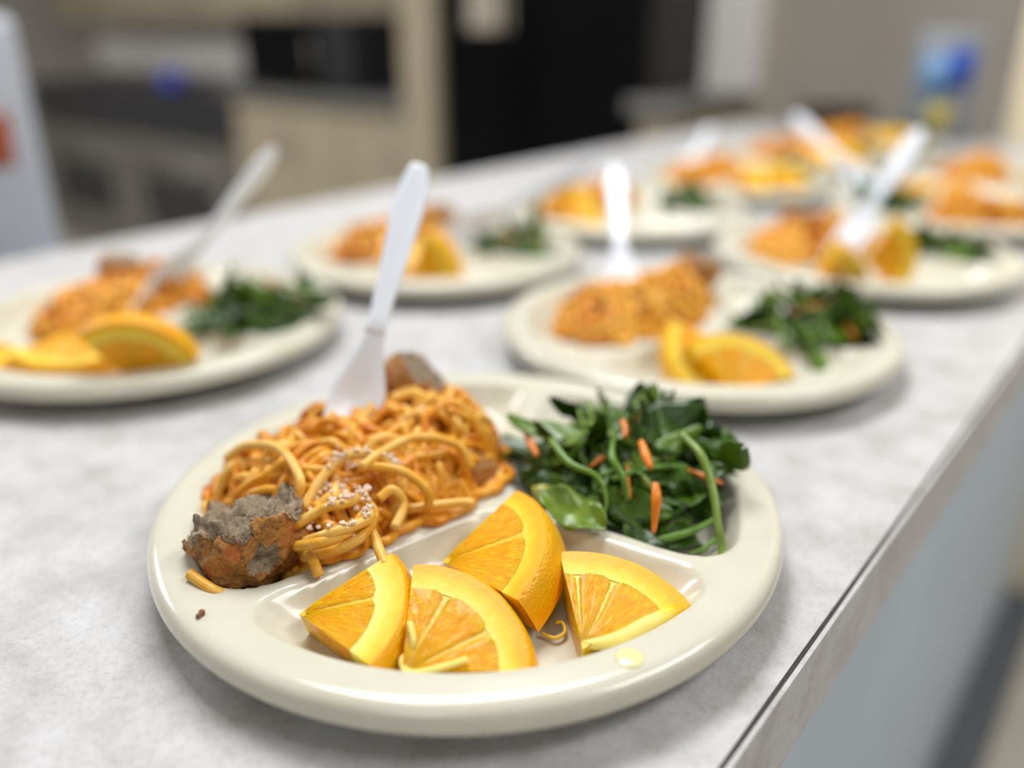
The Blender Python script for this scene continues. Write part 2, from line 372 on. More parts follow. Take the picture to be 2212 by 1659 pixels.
# microwave
t = thing('microwave', 'black microwave oven on the grey kitchen worktop', 'microwave', Matrix.Translation((-3.09, 2.36, 0.913)))
MB().box(-0.15, 0.55, -0.16, 0.18, 0.01, 0.275).build('body', M['dark'], t, bevel=0.006)
MB().box(-0.14, 0.36, -0.178, -0.161, 0.02, 0.265).build('door', M['black'], t, bevel=0.003)
MB().box(0.375, 0.54, -0.175, -0.161, 0.02, 0.265).build('control_panel', M['dark'], t, bevel=0.003)
MB().tube([(0.33, -0.195, 0.05), (0.33, -0.195, 0.20)], 0.007, 8).build('handle', M['steel'], t, True)
for k in range(4): MB().lathe([(0.012, 0), (0.012, 0.0095)], 10, (-0.1, 0.5)[k % 2], (-0.12, 0.14)[k // 2]).build('foot', M['dark'], t)
tp = thing('tall_panel', 'tall tan end panel left of the black refrigerator', 'panel', Matrix.Translation((-2.135, 2.42, 0)))
MB().box(-0.075, 0.075, -0.31, 0.315, 0.06, 2.0).build('panel_body', M['cab'], tp, bevel=0.004)
MB().box(-0.07, 0.07, -0.27, 0.31, 0, 0.06).build('plinth', M['base'], tp)
# refrigerator
t = thing('refrigerator', 'tall black two door refrigerator behind the plates', 'refrigerator', Matrix.Translation((-1.66, 2.43, 0)))
MB().box(-0.378, 0.378, -0.24, 0.315, 0.03, 1.78).build('body', M['black_side'], t, bevel=0.006)
for k, (a, b) in enumerate(((-0.376, -0.05), (-0.044, 0.376))):
    d = MB().box(a, b, -0.30, -0.243, 0.06, 1.77).build('door', M['black'], t, bevel=0.008)
    xh = b - 0.03 if k == 0 else a + 0.03
    MB().tube([(xh, -0.305, 0.6), (xh, -0.34, 0.63), (xh, -0.34, 1.45), (xh, -0.305, 1.48)], 0.009, 8).build('handle', M['black'], d, True)
MB().box(-0.36, 0.36, -0.22, 0.3, 0, 0.03).build('plinth', M['black_side'], t)
pp = thing('paper_note', 'pale paper note stuck to the black refrigerator door', 'note', Matrix.Translation((-1.83, 2.126, 1.14)))
MB().box(-0.085, 0.085, 0, 0.002, 0, 0.2).build('sheet', M['paper'], pp)
MB().lathe([(0.012, 0), (0.012, 0.004)], 12).build('magnet', M['white'], pp).matrix_local = Matrix.Translation((0, 0, 0.185)) @ Matrix.Rotation(math.pi / 2, 4, 'X')
# cabinet right of refrigerator
cabinet('base_cabinet', 'low tan cabinet right of the refrigerator behind the far plates', -1.24, -1.105, 2.06, 2.495, 0, 0.93, 1, 'tan cabinets')
tag(MB().box(-1.265, -1.09, 2.03, 2.498, 0.931, 0.972).build('side_worktop', M['grey_top'], bevel=0.008), 'short grey worktop right of the black refrigerator', 'worktop')
# white freezer at the left
t = thing('freezer', 'white upright freezer at the left edge behind the counter', 'freezer', Matrix.Translation((-1.5, 0.17, 0)))
MB().box(-0.28, 0.24, -0.32, 0.32, 0.02, 1.165).build('body', M['white'], t, bevel=0.01)
MB().box(0.242, 0.30, -0.32, 0.32, 0.05, 1.165).build('door', M['white'], t, bevel=0.012)
MB().box(-0.26, 0.22, -0.3, 0.3, 0, 0.02).build('plinth', M['base'], t)
hd = MB().tube([(0.305, 0.22, 0.7), (0.335, 0.22, 0.72), (0.335, 0.22, 1.05), (0.305, 0.22, 1.07)], 0.009, 8).build('handle', M['white'], t, True)
tw = MB()
P = [(0.0, -0.10, 0.0)]
V = []; Fc = []
for i in range(13):
    for j in range(9):
        u, v = i / 12, j / 8
        V.append((0.004 * math.sin(v * 9) * (0.4 + u) + 0.006 * u, -0.03 + 0.06 * v * (1 - 0.15 * u), -0.062 * u))
for i in range(12):
    for j in range(8): Fc.append((i * 9 + j, i * 9 + j + 1, (i + 1) * 9 + j + 1, (i + 1) * 9 + j))
to = obj('hand_towel', mesh('hand_towel', V, Fc), M['red'])
so = to.modifiers.new('thickness', 'SOLIDIFY'); so.thickness = 0.004
to.location = (-1.150, 0.405, Z0 + 0.105); tag(to, 'red-orange hand towel hanging on the white freezer door', 'towel')
# can and bowl on the far end of the counter
t = thing('drink_can', 'large pale can with blue and yellow label at the far counter end', 'can', Matrix.Translation((-0.415, 1.775, Z0)))
MB().lathe([(0.055, 0), (0.062, 0.006), (0.062, 0.185), (0.056, 0.197), (0.052, 0.195)], 36).build('body', M['can_silver'], t, True)
def patch(name, r, a0, a1, z0, z1, m, n=12):
    V = []; Fc = []
    for k in range(n + 1):
        a = a0 + (a1 - a0) * k / n
        for rr in (r, r + 0.0006):
            for zz in (z0, z1): V.append((rr * math.cos(a), rr * math.sin(a), zz))
    for k in range(n):
        b = k * 4; c = b + 4
        Fc += [(b + 2, c + 2, c + 3, b + 3), (b, b + 1, c + 1, c), (b + 1, b + 3, c + 3, c + 1), (b, c, c + 2, b + 2)]
    return obj(name, mesh(name, V, Fc), m, t)
fa = math.radians(-72)
patch('label_patch', 0.0622, fa - 0.75, fa + 0.15, 0.085, 0.155, M['can_light'])
patch('label_patch', 0.0630, fa - 0.05, fa + 0.62, 0.10, 0.165, M['can_blue'])
patch('label_patch', 0.0622, fa - 0.35, fa + 0.25, 0.03, 0.07, M['can_yellow'])
t = thing('serving_bowl', 'dark brown wooden bowl at the far end of the counter', 'bowl', Matrix.Translation((-0.60, 1.76, Z0)))
MB().lathe([(0.03, 0), (0.035, 0.004), (0.062, 0.03), (0.075, 0.055), (0.072, 0.056), (0.057, 0.032), (0.03, 0.01), (0.0001, 0.008)], 40).build('bowl_body', M['brown'], t, True)
MB().lathe([(0.028, -0.0005), (0.034, -0.0005), (0.034, 0.004), (0.028, 0.004)], 32).build('foot_ring', M['brown'], t, True)

# ------------------------------------------------------------------ plates
FLOOR_Z, RIM_Z = 0.0075, 0.0215
PC = np.array([0.012, -0.008]); DIV = [math.radians(a) for a in (80, 218, 328)]
def smin(a, b, k):
    h = np.clip(0.5 + 0.5 * (b - a) / k, 0, 1); return b * (1 - h) + a * h - k * h * (1 - h)
def plate_height(x, y):
    r = np.hypot(x, y); best = np.full_like(x, -1.0)
    for k in range(3):
        a0, a1 = DIV[k], DIV[(k + 1) % 3]
        dx, dy = x - PC[0], y - PC[1]
        d0 = -math.sin(a0) * dx + math.cos(a0) * dy - 0.0035
        d1 = math.sin(a1) * dx - math.cos(a1) * dy - 0.0035
        d = smin(smin(d0, d1, 0.016), 0.1125 - r, 0.020)
        best = np.maximum(best, d)
    t = np.clip((best + 0.0005) / 0.0130, 0, 1); t = 0.45 * t * t * (3 - 2 * t) + 0.55 * (1 - (1 - t) ** 2.2)
    top = RIM_Z - 0.0022 * (1 - np.clip((r - 0.085) / 0.03, 0, 1)) 
    return top * (1 - t) + FLOOR_Z * t
def plate_mesh():
    nth, nr = 360, 110
    th = np.arange(nth) * 2 * math.pi / nth
    rs = np.linspace(0.0008, 0.1235, nr)
    R, T = np.meshgrid(rs, th, indexing='ij'); x = R * np.cos(T); y = R * np.sin(T); z = plate_height(x, y)
    rings = [np.stack([x[i], y[i], z[i]], 1) for i in range(nr)]
    prof = [(0.1255, 0.0213), (0.1275, 0.0205), (0.1291, 0.0190), (0.1299, 0.0168), (0.1300, 0.0145), (0.1296, 0.0126), (0.1284, 0.0116), (0.1265, 0.0114), (0.1235, 0.0128), (0.119, 0.0132),
            (0.112, 0.008), (0.105, 0.0035), (0.1, 0.0008), (0.094, 0.0), (0.088, 0.0008), (0.08, 0.0025), (0.0008, 0.0030)]
    for (r, h) in prof: rings.append(np.stack([r * np.cos(th), r * np.sin(th), np.full(nth, h)], 1))
    V = np.concatenate(rings); m = len(rings); Fc = []
    for i in range(m - 1):
        for k in range(nth):
            k2 = (k + 1) % nth; Fc.append((i * nth + k, (i + 1) * nth + k, (i + 1) * nth + k2, i * nth + k2))
    Fc.append(tuple(range(nth))); Fc.append(tuple((m - 1) * nth + k for k in range(nth))[::-1])
    return mesh('divided_plate', V, Fc)
PM = plate_mesh(); PM.materials.append(M['plate'])
PLATES = {  # heading-frame centre x, y, extra turn in degrees, how to tell it apart
    'near': (-0.018, 0.312, 0, 'the nearest plate'),
    'left': (-0.250, 0.548, 6, 'the plate at the left edge'),
    'mid': (0.124, 0.534, -2, 'the second plate along the counter edge'),
    'mid_back': (-0.068, 0.742, 4, 'the plate behind the nearest fork'),
    'right': (0.314, 0.733, -3, 'the third plate along the counter edge'),
    'back': (0.128, 0.922, 5, 'the third plate of the back row'),
    'far_right': (0.492, 0.930, 150, 'the fourth plate along the counter edge'),
    'far_back': (0.300, 1.122, 3, 'the fourth plate of the back row'),
    'far': (0.462, 1.33, -6, 'the fifth plate of the back row'),
    'last': (0.668, 1.13, 10, 'the fifth plate along the counter edge'),
    'last_back': (0.630, 1.53, 0, 'the farthest plate of the back row'),
}
PMX = {}
for k, (x, y, rz, ph) in PLATES.items():
    PMX[k] = Matrix.Translation(C(x, y, 0)) @ Matrix.Rotation(YAW + math.radians(rz), 4, 'Z')
    o = obj('divided_plate', PM); o.matrix_world = PMX[k]
    lab = {'near': 'cream three-compartment plate nearest the camera', 'left': 'cream divided plate cut off by the left edge of the photo'}.get(k, 'cream divided plate, ' + ph[4:])
    tag(o, lab, 'plate', 'cream divided plates')
def L2H(k, P):   # heading-frame point -> plate-local
    x, y, rz, ph = PLATES[k]; v = Vector((P[0] - x, P[1] - y, P[2])); return Matrix.Rotation(-math.radians(rz), 3, 'Z') @ v

# ------------------------------------------------------------------ spaghetti
_g = np.linspace(-0.13, 0.13, 261); _gx, _gy = np.meshgrid(_g, _g, indexing='ij'); PH_GRID = plate_height(_gx, _gy).tolist()
def bumpfield(bs):
    def H(x, y):
        h = 0.0; i, j = int(x * 1000 + 130.5), int(y * 1000 + 130.5)
        if not (0 <= i < 261 and 0 <= j < 261) or PH_GRID[i][j] > FLOOR_Z + 0.0085: return 0.0
        for (cx, cy, rx, ry, hh) in bs:
            d = ((x - cx) / rx) ** 2 + ((y - cy) / ry) ** 2
            if d < 1: h = max(h, hh * (1 - d) ** 0.5 if d < 0.75 else hh * 2 * (1 - d))
        return h * (1 + 0.20 * mnoise.noise((x * 75, y * 75, 2.0)))
    return H
def strand(rng, H, bs, length, u0):
    b = bs[rng.choices(range(len(bs)), [q[2] * q[3] for q in bs])[0]]
    for _ in range(50):
        a = rng.random() * 6.283; q = math.sqrt(rng.random()) * 0.9
        x, y = b[0] + b[2] * q * math.cos(a), b[1] + b[3] * q * math.sin(a)
        if H(x, y) > 0.006: break
    hd = rng.random() * 6.283; k = rng.gauss(0, 38); P = []; ph = rng.random() * 6; wl = rng.uniform(0.018, 0.04)
    st = 0.0024
    for i in range(int(length / st)):
        h = H(x, y)
        z = FLOOR_Z + 0.0018 + max(0.0, h) * min(1.08, u0 + 0.14 * math.sin(i * st / wl * 6.283 + ph)) * 0.93
        P.append((x, y, z))
        k += rng.gauss(0, 7) - 0.03 * k
        hd += max(-75, min(75, k)) * st
        nx, ny = x + st * math.cos(hd), y + st * math.sin(hd)
        if H(nx, ny) < 0.004:
            want = math.atan2(b[1] - y, b[0] - x); d = (want - hd + math.pi) % (2 * math.pi) - math.pi
            hd += max(-0.32, min(0.32, d)); k = math.copysign(30, d)
        x += st * math.cos(hd); y += st * math.sin(hd)
    P = np.array(P)
    for _ in range(3): P[1:-1] = (P[:-2] + 2 * P[1:-1] + P[2:]) / 4
    P[:, 2] = np.maximum(P[:, 2], plate_height(P[:, 0], P[:, 1]) + 0.0020)
    return P
def set_tint(me, vals):
    a = me.attributes.new('tint', 'FLOAT', 'POINT'); a.data.foreach_set('value', vals)
def noodle_obj(strands, tints, name, parent, r=0.0020, n=7):
    V = []; Fc = []; T = []
    for P, t in zip(strands, tints):
        v, f = tube(P, r, n); k = len(V); V += v; Fc += [tuple(i + k for i in q) for q in f]; T += [t] * len(v)
    me = mesh(name, V, Fc); set_tint(me, T); return obj(name, me, M['noodle'], parent)
def sauce_bed(H, bs, parent):
    x0 = min(b[0] - b[2] for b in bs); x1 = max(b[0] + b[2] for b in bs); y0 = min(b[1] - b[3] for b in bs); y1 = max(b[1] + b[3] for b in bs)
    n = 44; V = []; ok = []
    for i in range(n + 1):
        for j in range(n + 1):
            x, y = x0 + (x1 - x0) * i / n, y0 + (y1 - y0) * j / n; h = H(x, y)
            ok.append(h > 0.002); V.append((x, y, FLOOR_Z + 0.0008 + h * 0.60 + (0.002 * mnoise.noise((x * 300, y * 300, 0)) if h > 0.004 else 0)))
    Fc = [(i * (n + 1) + j, (i + 1) * (n + 1) + j, (i + 1) * (n + 1) + j + 1, i * (n + 1) + j + 1) for i in range(n) for j in range(n)
          if ok[i * (n + 1) + j] and ok[(i + 1) * (n + 1) + j] and ok[(i + 1) * (n + 1) + j + 1] and ok[i * (n + 1) + j + 1]]
    bm = bmesh.new(); vs = [bm.verts.new(v) for v in V]
    for f in Fc: bm.faces.new([vs[i] for i in f])
    loose = [v for v in bm.verts if not v.link_faces]; bmesh.ops.delete(bm, geom=loose, context='VERTS')
    me = bpy.data.meshes.new('sauce'); bm.to_mesh(me); bm.free()
    me.polygons.foreach_set('use_smooth', [True] * len(me.polygons))
    return obj('sauce', me, M['sauce'], parent)
def blob(rng, c, r, n=1):
    """small irregular lump"""
    bm = bmesh.new(); bmesh.ops.create_icosphere(bm, subdivisions=1, radius=1.0)
    V = [tuple(c[i] + r * v.co[i] * rng.uniform(0.6, 1.2) for i in range(3)) for v in bm.verts]
    Fc = [tuple(v.index for v in f.verts) for f in bm.faces]; bm.free(); return V, Fc

def spaghetti(k, seed, bs, n_top, n_bed, sep, label, cheese=0, extra=()):
    rng = random.Random(seed); H = bumpfield(bs)
    t = thing('spaghetti_serving', label, 'spaghetti', PMX[k], 'spaghetti servings')
    sauce_bed(H, bs, t)
    bed = [strand(rng, H, bs, rng.uniform(0.06, 0.14), rng.uniform(0.45, 0.85)) for _ in range(n_bed)]
    noodle_obj(bed, [rng.uniform(0.4, 1.0) for _ in bed], 'noodle_bed', t)['kind'] = 'stuff'
    top = [strand(rng, H, bs, rng.uniform(0.05, 0.13), rng.uniform(0.86, 1.06)) for _ in range(n_top)]
    tt = [rng.uniform(0.05, 0.75) if sep else rng.uniform(0.2, 0.72) for _ in top]
    if sep:
        for P, q in zip(top, tt): noodle_obj([P], [q], 'noodle', t, r=rng.uniform(0.0018, 0.0022), n=8)
        for P in extra: noodle_obj([spline(P, 8)], [rng.uniform(0.0, 0.3)], 'noodle', t, r=0.0020, n=10)
    else: noodle_obj(top, tt, 'noodle_top', t)['kind'] = 'stuff'
    if cheese:
        mb = MB()
        for _ in range(cheese):
            P = top[rng.randrange(len(top))]; p = P[rng.randrange(len(P))]
            if extra and rng.random() < 0.55:
                E = extra[rng.choice([1, 5, 8, 8, 11, 11, 13])]; P = spline(E, 8); p = P[rng.randrange(len(P) // 3, len(P))]
                p = (p[0] + rng.gauss(0, 0.0012), p[1] + rng.gauss(0, 0.0012), p[2] + 0.0006)
            elif rng.random() < 0.6:
                cx, cy = rng.choice([(-0.060, -0.038), (-0.052, -0.028), (-0.046, -0.012), (-0.058, -0.048)]); x, y = cx + rng.gauss(0, 0.005), cy + rng.gauss(0, 0.004)
                p = (x, y, FLOOR_Z + 0.002 + H(x, y) * 0.97)
            mb.add(*blob(rng, (p[0], p[1], p[2] + 0.0016), rng.uniform(0.0004, 0.0015)))
        mb.build('grated_cheese', M['cheese'], t)['kind'] = 'stuff'
    return t, H

NEAR_B = [(-0.056, 0.004, 0.058, 0.040, 0.037), (-0.020, 0.026, 0.036, 0.040, 0.042), (-0.045, 0.038, 0.05, 0.03, 0.036), (-0.052, -0.024, 0.030, 0.030, 0.028), (-0.012, -0.001, 0.026, 0.018, 0.018)]
ex = []
def loc(px, py, z): v = L2H('near', at(px, py, z)); return (v.x, v.y, v.z)
ex.append([loc(640, 1180, .022), loc(668, 1200, .0245), loc(682, 1225, .0235), loc(690, 1245, .021)])
ex.append([loc(655, 1205, .022), loc(720, 1190, .0275), loc(780, 1160, .031), loc(808, 1110, .033), loc(780, 1080, .037), loc(730, 1075, .038)])
ex.append([loc(790, 1120, .031), loc(808, 1160, .0285), loc(822, 1195, .0272), loc(832, 1222, .0262)])
ex.append([loc(880, 1100, .026), loc(940, 1092, .0265), loc(1000, 1086, .0265), loc(1022, 1088, .026)])
ex.append([loc(410, 1240, .0235), loc(440, 1262, .0222), loc(470, 1280, .0205), loc(500, 1284, .0172)])
ex.append([loc(660, 1170, .030), loc(720, 1150, .036), loc(790, 1125, .036), loc(800, 1100, .037)])
ex.append([loc(490, 990, .034), loc(535, 962, .041), loc(605, 970, .044), loc(648, 1035, .041), loc(642, 1085, .034)])
ex.append([loc(500, 1005, .031), loc(518, 1040, .029), loc(548, 1058, .027)])
ex.append([loc(655, 1100, .034), loc(690, 1040, .040), loc(740, 990, .045), loc(800, 983, .046), loc(865, 1010, .042)])
ex.append([loc(780, 1005, .045), loc(868, 1018, .042), loc(922, 1058, .036), loc(926, 1092, .028)])
ex.append([loc(818, 1078, .035), loc(848, 1058, .037), loc(872, 1090, .031), loc(852, 1142, .0265)])
ex.append([loc(638, 1135, .033), loc(700, 1098, .038), loc(745, 1088, .039), loc(790, 1068, .038)])
ex.append([loc(780, 1010, .046), loc(830, 975, .047), loc(900, 945, .048), loc(985, 960, .043), loc(1020, 1010, .034)])
ex.append([loc(640, 1180, .029), loc(690, 1172, .033), loc(750, 1150, .034), loc(786, 1110, .034)])
SP, HN = spaghetti('near', 5, NEAR_B, 95, 120, True, 'sauced spaghetti with cheese on the nearest plate', 260, ex)
MID_B = [(-0.042, 0.030, 0.052, 0.034, 0.028), (-0.012, 0.046, 0.034, 0.034, 0.034), (-0.066, 0.012, 0.03, 0.03, 0.020)]
for k, sd in (('left', 11), ('mid', 12), ('mid_back', 13), ('right', 14), ('back', 15), ('far_right', 16), ('far_back', 17), ('far', 18), ('last', 19), ('last_back', 20)):
    big = k in ('left', 'mid'); spaghetti(k, sd, [(b[0] + (0.012 if k == 'left' else 0.0),) + b[1:] for b in MID_B], 45 if big else 26, 50 if big else 30, False, 'sauced spaghetti heap on ' + PLATES[k][3])

# ------------------------------------------------------------------ meatballs
def meatball(M4, label, r, cut=None, depth=0.25, seed=0, sub=5, amp=0.10, jag_a=0.16, notch=None):
    t = thing('meatball', label, 'meatball', M4, 'meatballs')
    bm = bmesh.new(); bmesh.ops.create_icosphere(bm, subdivisions=sub, radius=1.0)
    n = Vector(cut).normalized() if cut else None; inside = {}
    for v in bm.verts:
        d = v.co.normalized(); s = d * 2.3 + Vector((seed, seed * 2, 0))
        h = 1 + amp * mnoise.fractal(s, 1.0, 2.0, 5) + 0.04 * mnoise.fractal(d * 9 + Vector((seed, 0, 0)), 0.8, 2.0, 4)
        p = d * h; inside[v] = False
        if notch:
            nd = Vector(notch[0]).normalized(); q_ = (d - nd).length / notch[1] + 0.5 * mnoise.fractal(d * 5, 1.0, 2.0, 3)
            if q_ < 1: p = p * (1 - notch[2] * (1 - q_ * q_)); inside[v] = q_ < 0.85
        if n:
            jag = jag_a * mnoise.fractal(d * 2.4 + Vector((0, seed, 0)), 1.0, 2.0, 4)
            c = p.dot(n)
            if c > depth + jag:
                lum = 0.13 * mnoise.fractal(p * 2.4 + Vector((7, 0, seed)), 1.2, 2.0, 3) + 0.030 * mnoise.noise(p * 7)
                tgt = depth + 0.75 * jag; p = p - n * (0.8 * (c - tgt) - lum + 0.03); inside[v] = True
        v.co = p * r
    bm.faces.ensure_lookup_table()
    for nm, want, mm in (('crust', False, M['crust']), ('broken_inside', True, M['crumb'])):
        fs = [f for f in bm.faces if (sum(inside[v] for v in f.verts) >= 2) == want]
        if not fs: continue
        ids = {}; V = []; Fc = []
        for f in fs:
            q = []
            for v in f.verts:
                if v not in ids: ids[v] = len(V); V.append(tuple(v.co))
                q.append(ids[v])
            Fc.append(q)
        obj(nm, mesh(nm, V, Fc), mm, t)
    bm.free(); return t
def onplate(k, x, y, z, rz=0): return PMX[k] @ Matrix.Translation((x, y, z)) @ Matrix.Rotation(rz, 4, 'Z')
meatball(onplate('near', -0.0815, -0.044, FLOOR_Z + 0.0215), 'broken meatball showing grey inside at the left of the nearest plate', 0.0225, (-0.30, 0.22, 0.92), 0.17, 3, 6, 0.14, 0.42, ((0.40, -0.70, -0.1), 0.34, 0.16))
meatball(onplate('near', -0.030, 0.060, 0.044), 'browned meatball behind the fork on the nearest plate', 0.016, (0.5, 0.0, 0.6), 0.5, 5)
meatball(onplate('near', -0.001, 0.010, 0.0205), 'sauce-coated meatball at the right end of the nearest spaghetti', 0.013, None, 0, 8)
for k, x, y, z, sd in (('left', -0.035, 0.060, 0.036, 9), ('mid', 0.010, 0.058, 0.040, 10), ('mid_back', 0.002, 0.05, 0.037, 12), ('right', -0.045, 0.055, 0.033, 14), ('far_right', -0.08, 0.03, 0.026, 15)):
    meatball(onplate(k, x, y, z), 'brown meatball on top of the spaghetti of ' + PLATES[k][3], 0.0165, (0.2, 0, 0.8), 0.6, sd, 4)

# ------------------------------------------------------------------ orange wedges
def wedge_parts(t, ang, segs, R=0.039, T=0.017, pith=0.0085, zc=-0.013, seed=0):
    rng = random.Random(seed); Rs = math.sqrt(R * R + zc * zc); h = ang / 2
    ro = lambda z: math.sqrt(max(1e-9, Rs * Rs - (z - zc) ** 2))
    sharp = lambda o: (o.data.set_sharp_from_angle(angle=math.radians(38)), o)[1]
    def sweep(name, m, rin, rout, ztop, zbot, nth=40, nz=10, wob=0.0, a0=-h, a1=h):
        V = []; Fc = []; zs = [ztop + (zbot - ztop) * k / nz for k in range(nz + 1)]; ring = 2 * (nz + 1)
        for i in range(nth + 1):
            a = a0 + (a1 - a0) * i / nth; w_ = 1 + wob * mnoise.noise((a * 3 + seed, 1.3, 0))
            wi = 1 + 0.02 * mnoise.noise((a * 7, seed, 3))
            for z in zs: r = rout(z) * w_; V.append((r * math.cos(a), r * math.sin(a), z))
            for z in reversed(zs): r = rin(z) * w_ * wi; V.append((r * math.cos(a), r * math.sin(a), z))
        for i in range(nth):
            for k in range(ring):
                k2 = (k + 1) % ring; Fc.append((i * ring + k, i * ring + k2, (i + 1) * ring + k2, (i + 1) * ring + k))
        Fc.append(tuple(range(ring))[::-1]); Fc.append(tuple(nth * ring + k for k in range(ring)))
        return sharp(obj(name, mesh(name, V, Fc), m, t))
    sweep('peel', M['zest'], lambda z: ro(z) - 0.0014, lambda z: ro(z) - 0.0009 * max(0, 1 + z / 0.0012) , -0.0001, -T, wob=0.012)
    sweep('pith', M['pith'], lambda z: R - pith - 0.0008 + 0.001 * min(1, -z / T), lambda z: ro(z) - 0.0010, 0.0, -T + 0.0002, wob=0.012)
    # membrane body under and between the segments
    V = [(0, 0, -0.0003), (0, 0, -T + 0.0004)]; Fc = []; nn = 30
    for i in range(nn + 1):
        a = (-h + 0.03) + (ang - 0.06) * i / nn; r = R - pith + 0.0004
        V += [(r * math.cos(a), r * math.sin(a), -0.0003), (r * math.cos(a), r * math.sin(a), -T + 0.0004)]
    for i in range(nn):
        b = 2 + 2 * i; Fc += [(0, b, b + 2), (1, b + 3, b + 1), (b, b + 1, b + 3, b + 2)]
    Fc += [(0, 1, 3, 2), (0, 2 + 2 * nn, 3 + 2 * nn, 1)]
    obj('membrane', mesh('membrane', V, Fc, False), M['membrane'], t)
    # segments
    a = -h; tot = sum(segs)
    for si, sg in enumerate(segs):
        da = ang * sg / tot; first, lastq = si == 0, si == len(segs) - 1
        b0, b1 = a + (0.0 if first else 0.006), a + da - (0.0 if lastq else 0.006); a += da
        na, nr_ = max(6, int(18 * sg / tot) + 6), 16; V = []; Fc = []
        for i in range(na + 1):
            u = i / na; rt = 1.0
            eu = min((u if not first else 1.0), ((1 - u) if not lastq else 1.0)) * (b1 - b0)
            if eu < 0.14: rt = 1 - 0.10 * (1 - eu / 0.14) ** 2
            rm = (R - pith) * rt; th_ = b0 + (b1 - b0) * u
            for j in range(nr_ + 1):
                r = 0.0012 + (rm - 0.0012) * j / nr_
                eb = min(1, min(j / 3, i / 1.5 if not first else 9, (na - i) / 1.5 if not lastq else 9) + 0.15)
                z = -0.0007 + 0.0009 * eb + 0.0003 * mnoise.noise((r * 420, th_ * 16, seed + si)) + 0.0002 * mnoise.noise((r * 900, th_ * 40, seed))
                V.append((r * math.cos(th_), r * math.sin(th_), z))
        nt_ = len(V)
        for i in range(na + 1):
            for j in (0, nr_):
                v = V[i * (nr_ + 1) + j]; V.append((v[0], v[1], -T))
        for i in range(na):
            for j in range(nr_):
                p = i * (nr_ + 1) + j; Fc.append((p, p + nr_ + 1, p + nr_ + 2, p + 1))
            Fc.append((i * (nr_ + 1) + nr_, (i + 1) * (nr_ + 1) + nr_, nt_ + 2 * (i + 1) + 1, nt_ + 2 * i + 1))
            Fc.append((nt_ + 2 * i, nt_ + 2 * (i + 1), (i + 1) * (nr_ + 1), i * (nr_ + 1)))
            Fc.append((nt_ + 2 * i, nt_ + 2 * i + 1, nt_ + 2 * (i + 1) + 1, nt_ + 2 * (i + 1)))
        Fc.append(tuple(range(nr_ + 1)) + (nt_ + 1, nt_))
        Fc.append((nt_ + 2 * na, nt_ + 2 * na + 1) + tuple(na * (nr_ + 1) + j for j in range(nr_, -1, -1)))
        sharp(obj('segment', mesh('segment', V, Fc), M['flesh'], t))
def wedge_frame(A, B, Cc):
    """apex A and the two arc ends B, C (heading frame) -> world matrix, angle, radius"""
    ax = ((B - A).normalized() + (Cc - A).normalized()).normalized()
    n = (B - A).cross(Cc - A).normalized()
    if n.z < 0: n = -n
    y = n.cross(ax).normalized()
    ang = (B - A).angle(Cc - A); R = ((B - A).length + (Cc - A).length) / 2
    m3 = Matrix((ax, y, n)).transposed().to_4x4()
    Mw = Matrix.Translation((0, 0, Z0)) @ RZ @ Matrix.Translation(A) @ m3
    return Mw, ang, R
NEAR_W = [
    ('leftmost orange wedge on the nearest plate, peel facing right', (645, 1325, .019), (832, 1203, .0285), (818, 1450, .0185), [1.5, 1.0], 1),
    ('orange wedge at the front rim in the middle of the nearest plate', (868, 1452, .0165), (890, 1245, .0285), (1186, 1448, .0195), [0.75, 1.1, 0.7], 2),
    ('orange wedge at the centre of the nearest plate behind the others', (955, 1212, .0205), (1086, 1088, .0325), (1160, 1318, .0275), [1.25, 1.0], 3),
    ('rightmost orange wedge on the nearest plate with loose pith strip', (1258, 1400, .0175), (1208, 1192, .0270), (1502, 1305, .0215), [1.3, 0.8, 0.25], 4),
]
WD = []
for lab, a, b, c, segs, sd in NEAR_W:
    Mw, ang, R = wedge_frame(at(*a), at(*b), at(*c)); print('wedge', lab[:24], round(math.degrees(ang)), round(R * 1000, 1), 'mm', [round(v, 2) for v in Mw.col[2][:3]])
    t = thing('orange_wedge', lab, 'orange wedge', Mw, 'orange wedges'); wedge_parts(t, ang, segs, R, 0.0155, R * (0.29, 0.25, 0.21, 0.26)[sd - 1], seed=sd); WD.append(t)
def strings(t, name, paths, r, m):
    inv = t.matrix_world.inverted()
    for P in paths:
        Q = [inv @ C(*at(*p)) for p in P]; q = spline(Q, 8); v, f = tube(q, r if np.isscalar(r) else np.interp(np.linspace(0, 1, len(q)), np.linspace(0, 1, len(r)), r), 8); obj(name, mesh(name, v, f), m, t)
strings(WD[1], 'pith_string', [[(885, 1345, .024), (893, 1385, .021), (885, 1410, .017), (868, 1425, .0155), (880, 1452, .0165), (930, 1448, .0185), (1010, 1425, .0205)]], 0.0011, M['pith'])
strings(WD[3], 'pith_string', [[(1262, 1392, .0165), (1330, 1385, .017), (1400, 1350, .019), (1455, 1325, .0195), (1490, 1310, .0205)]], [0.0016, 0.0030, 0.0031, 0.0026, 0.0012], M['pith'])
strings(WD[3], 'pith_string', [[(1170, 1368, .0095), (1200, 1378, .0095), (1220, 1365, .0098), (1215, 1345, .010), (1200, 1345, .0105)]], 0.0007, M['membrane'])
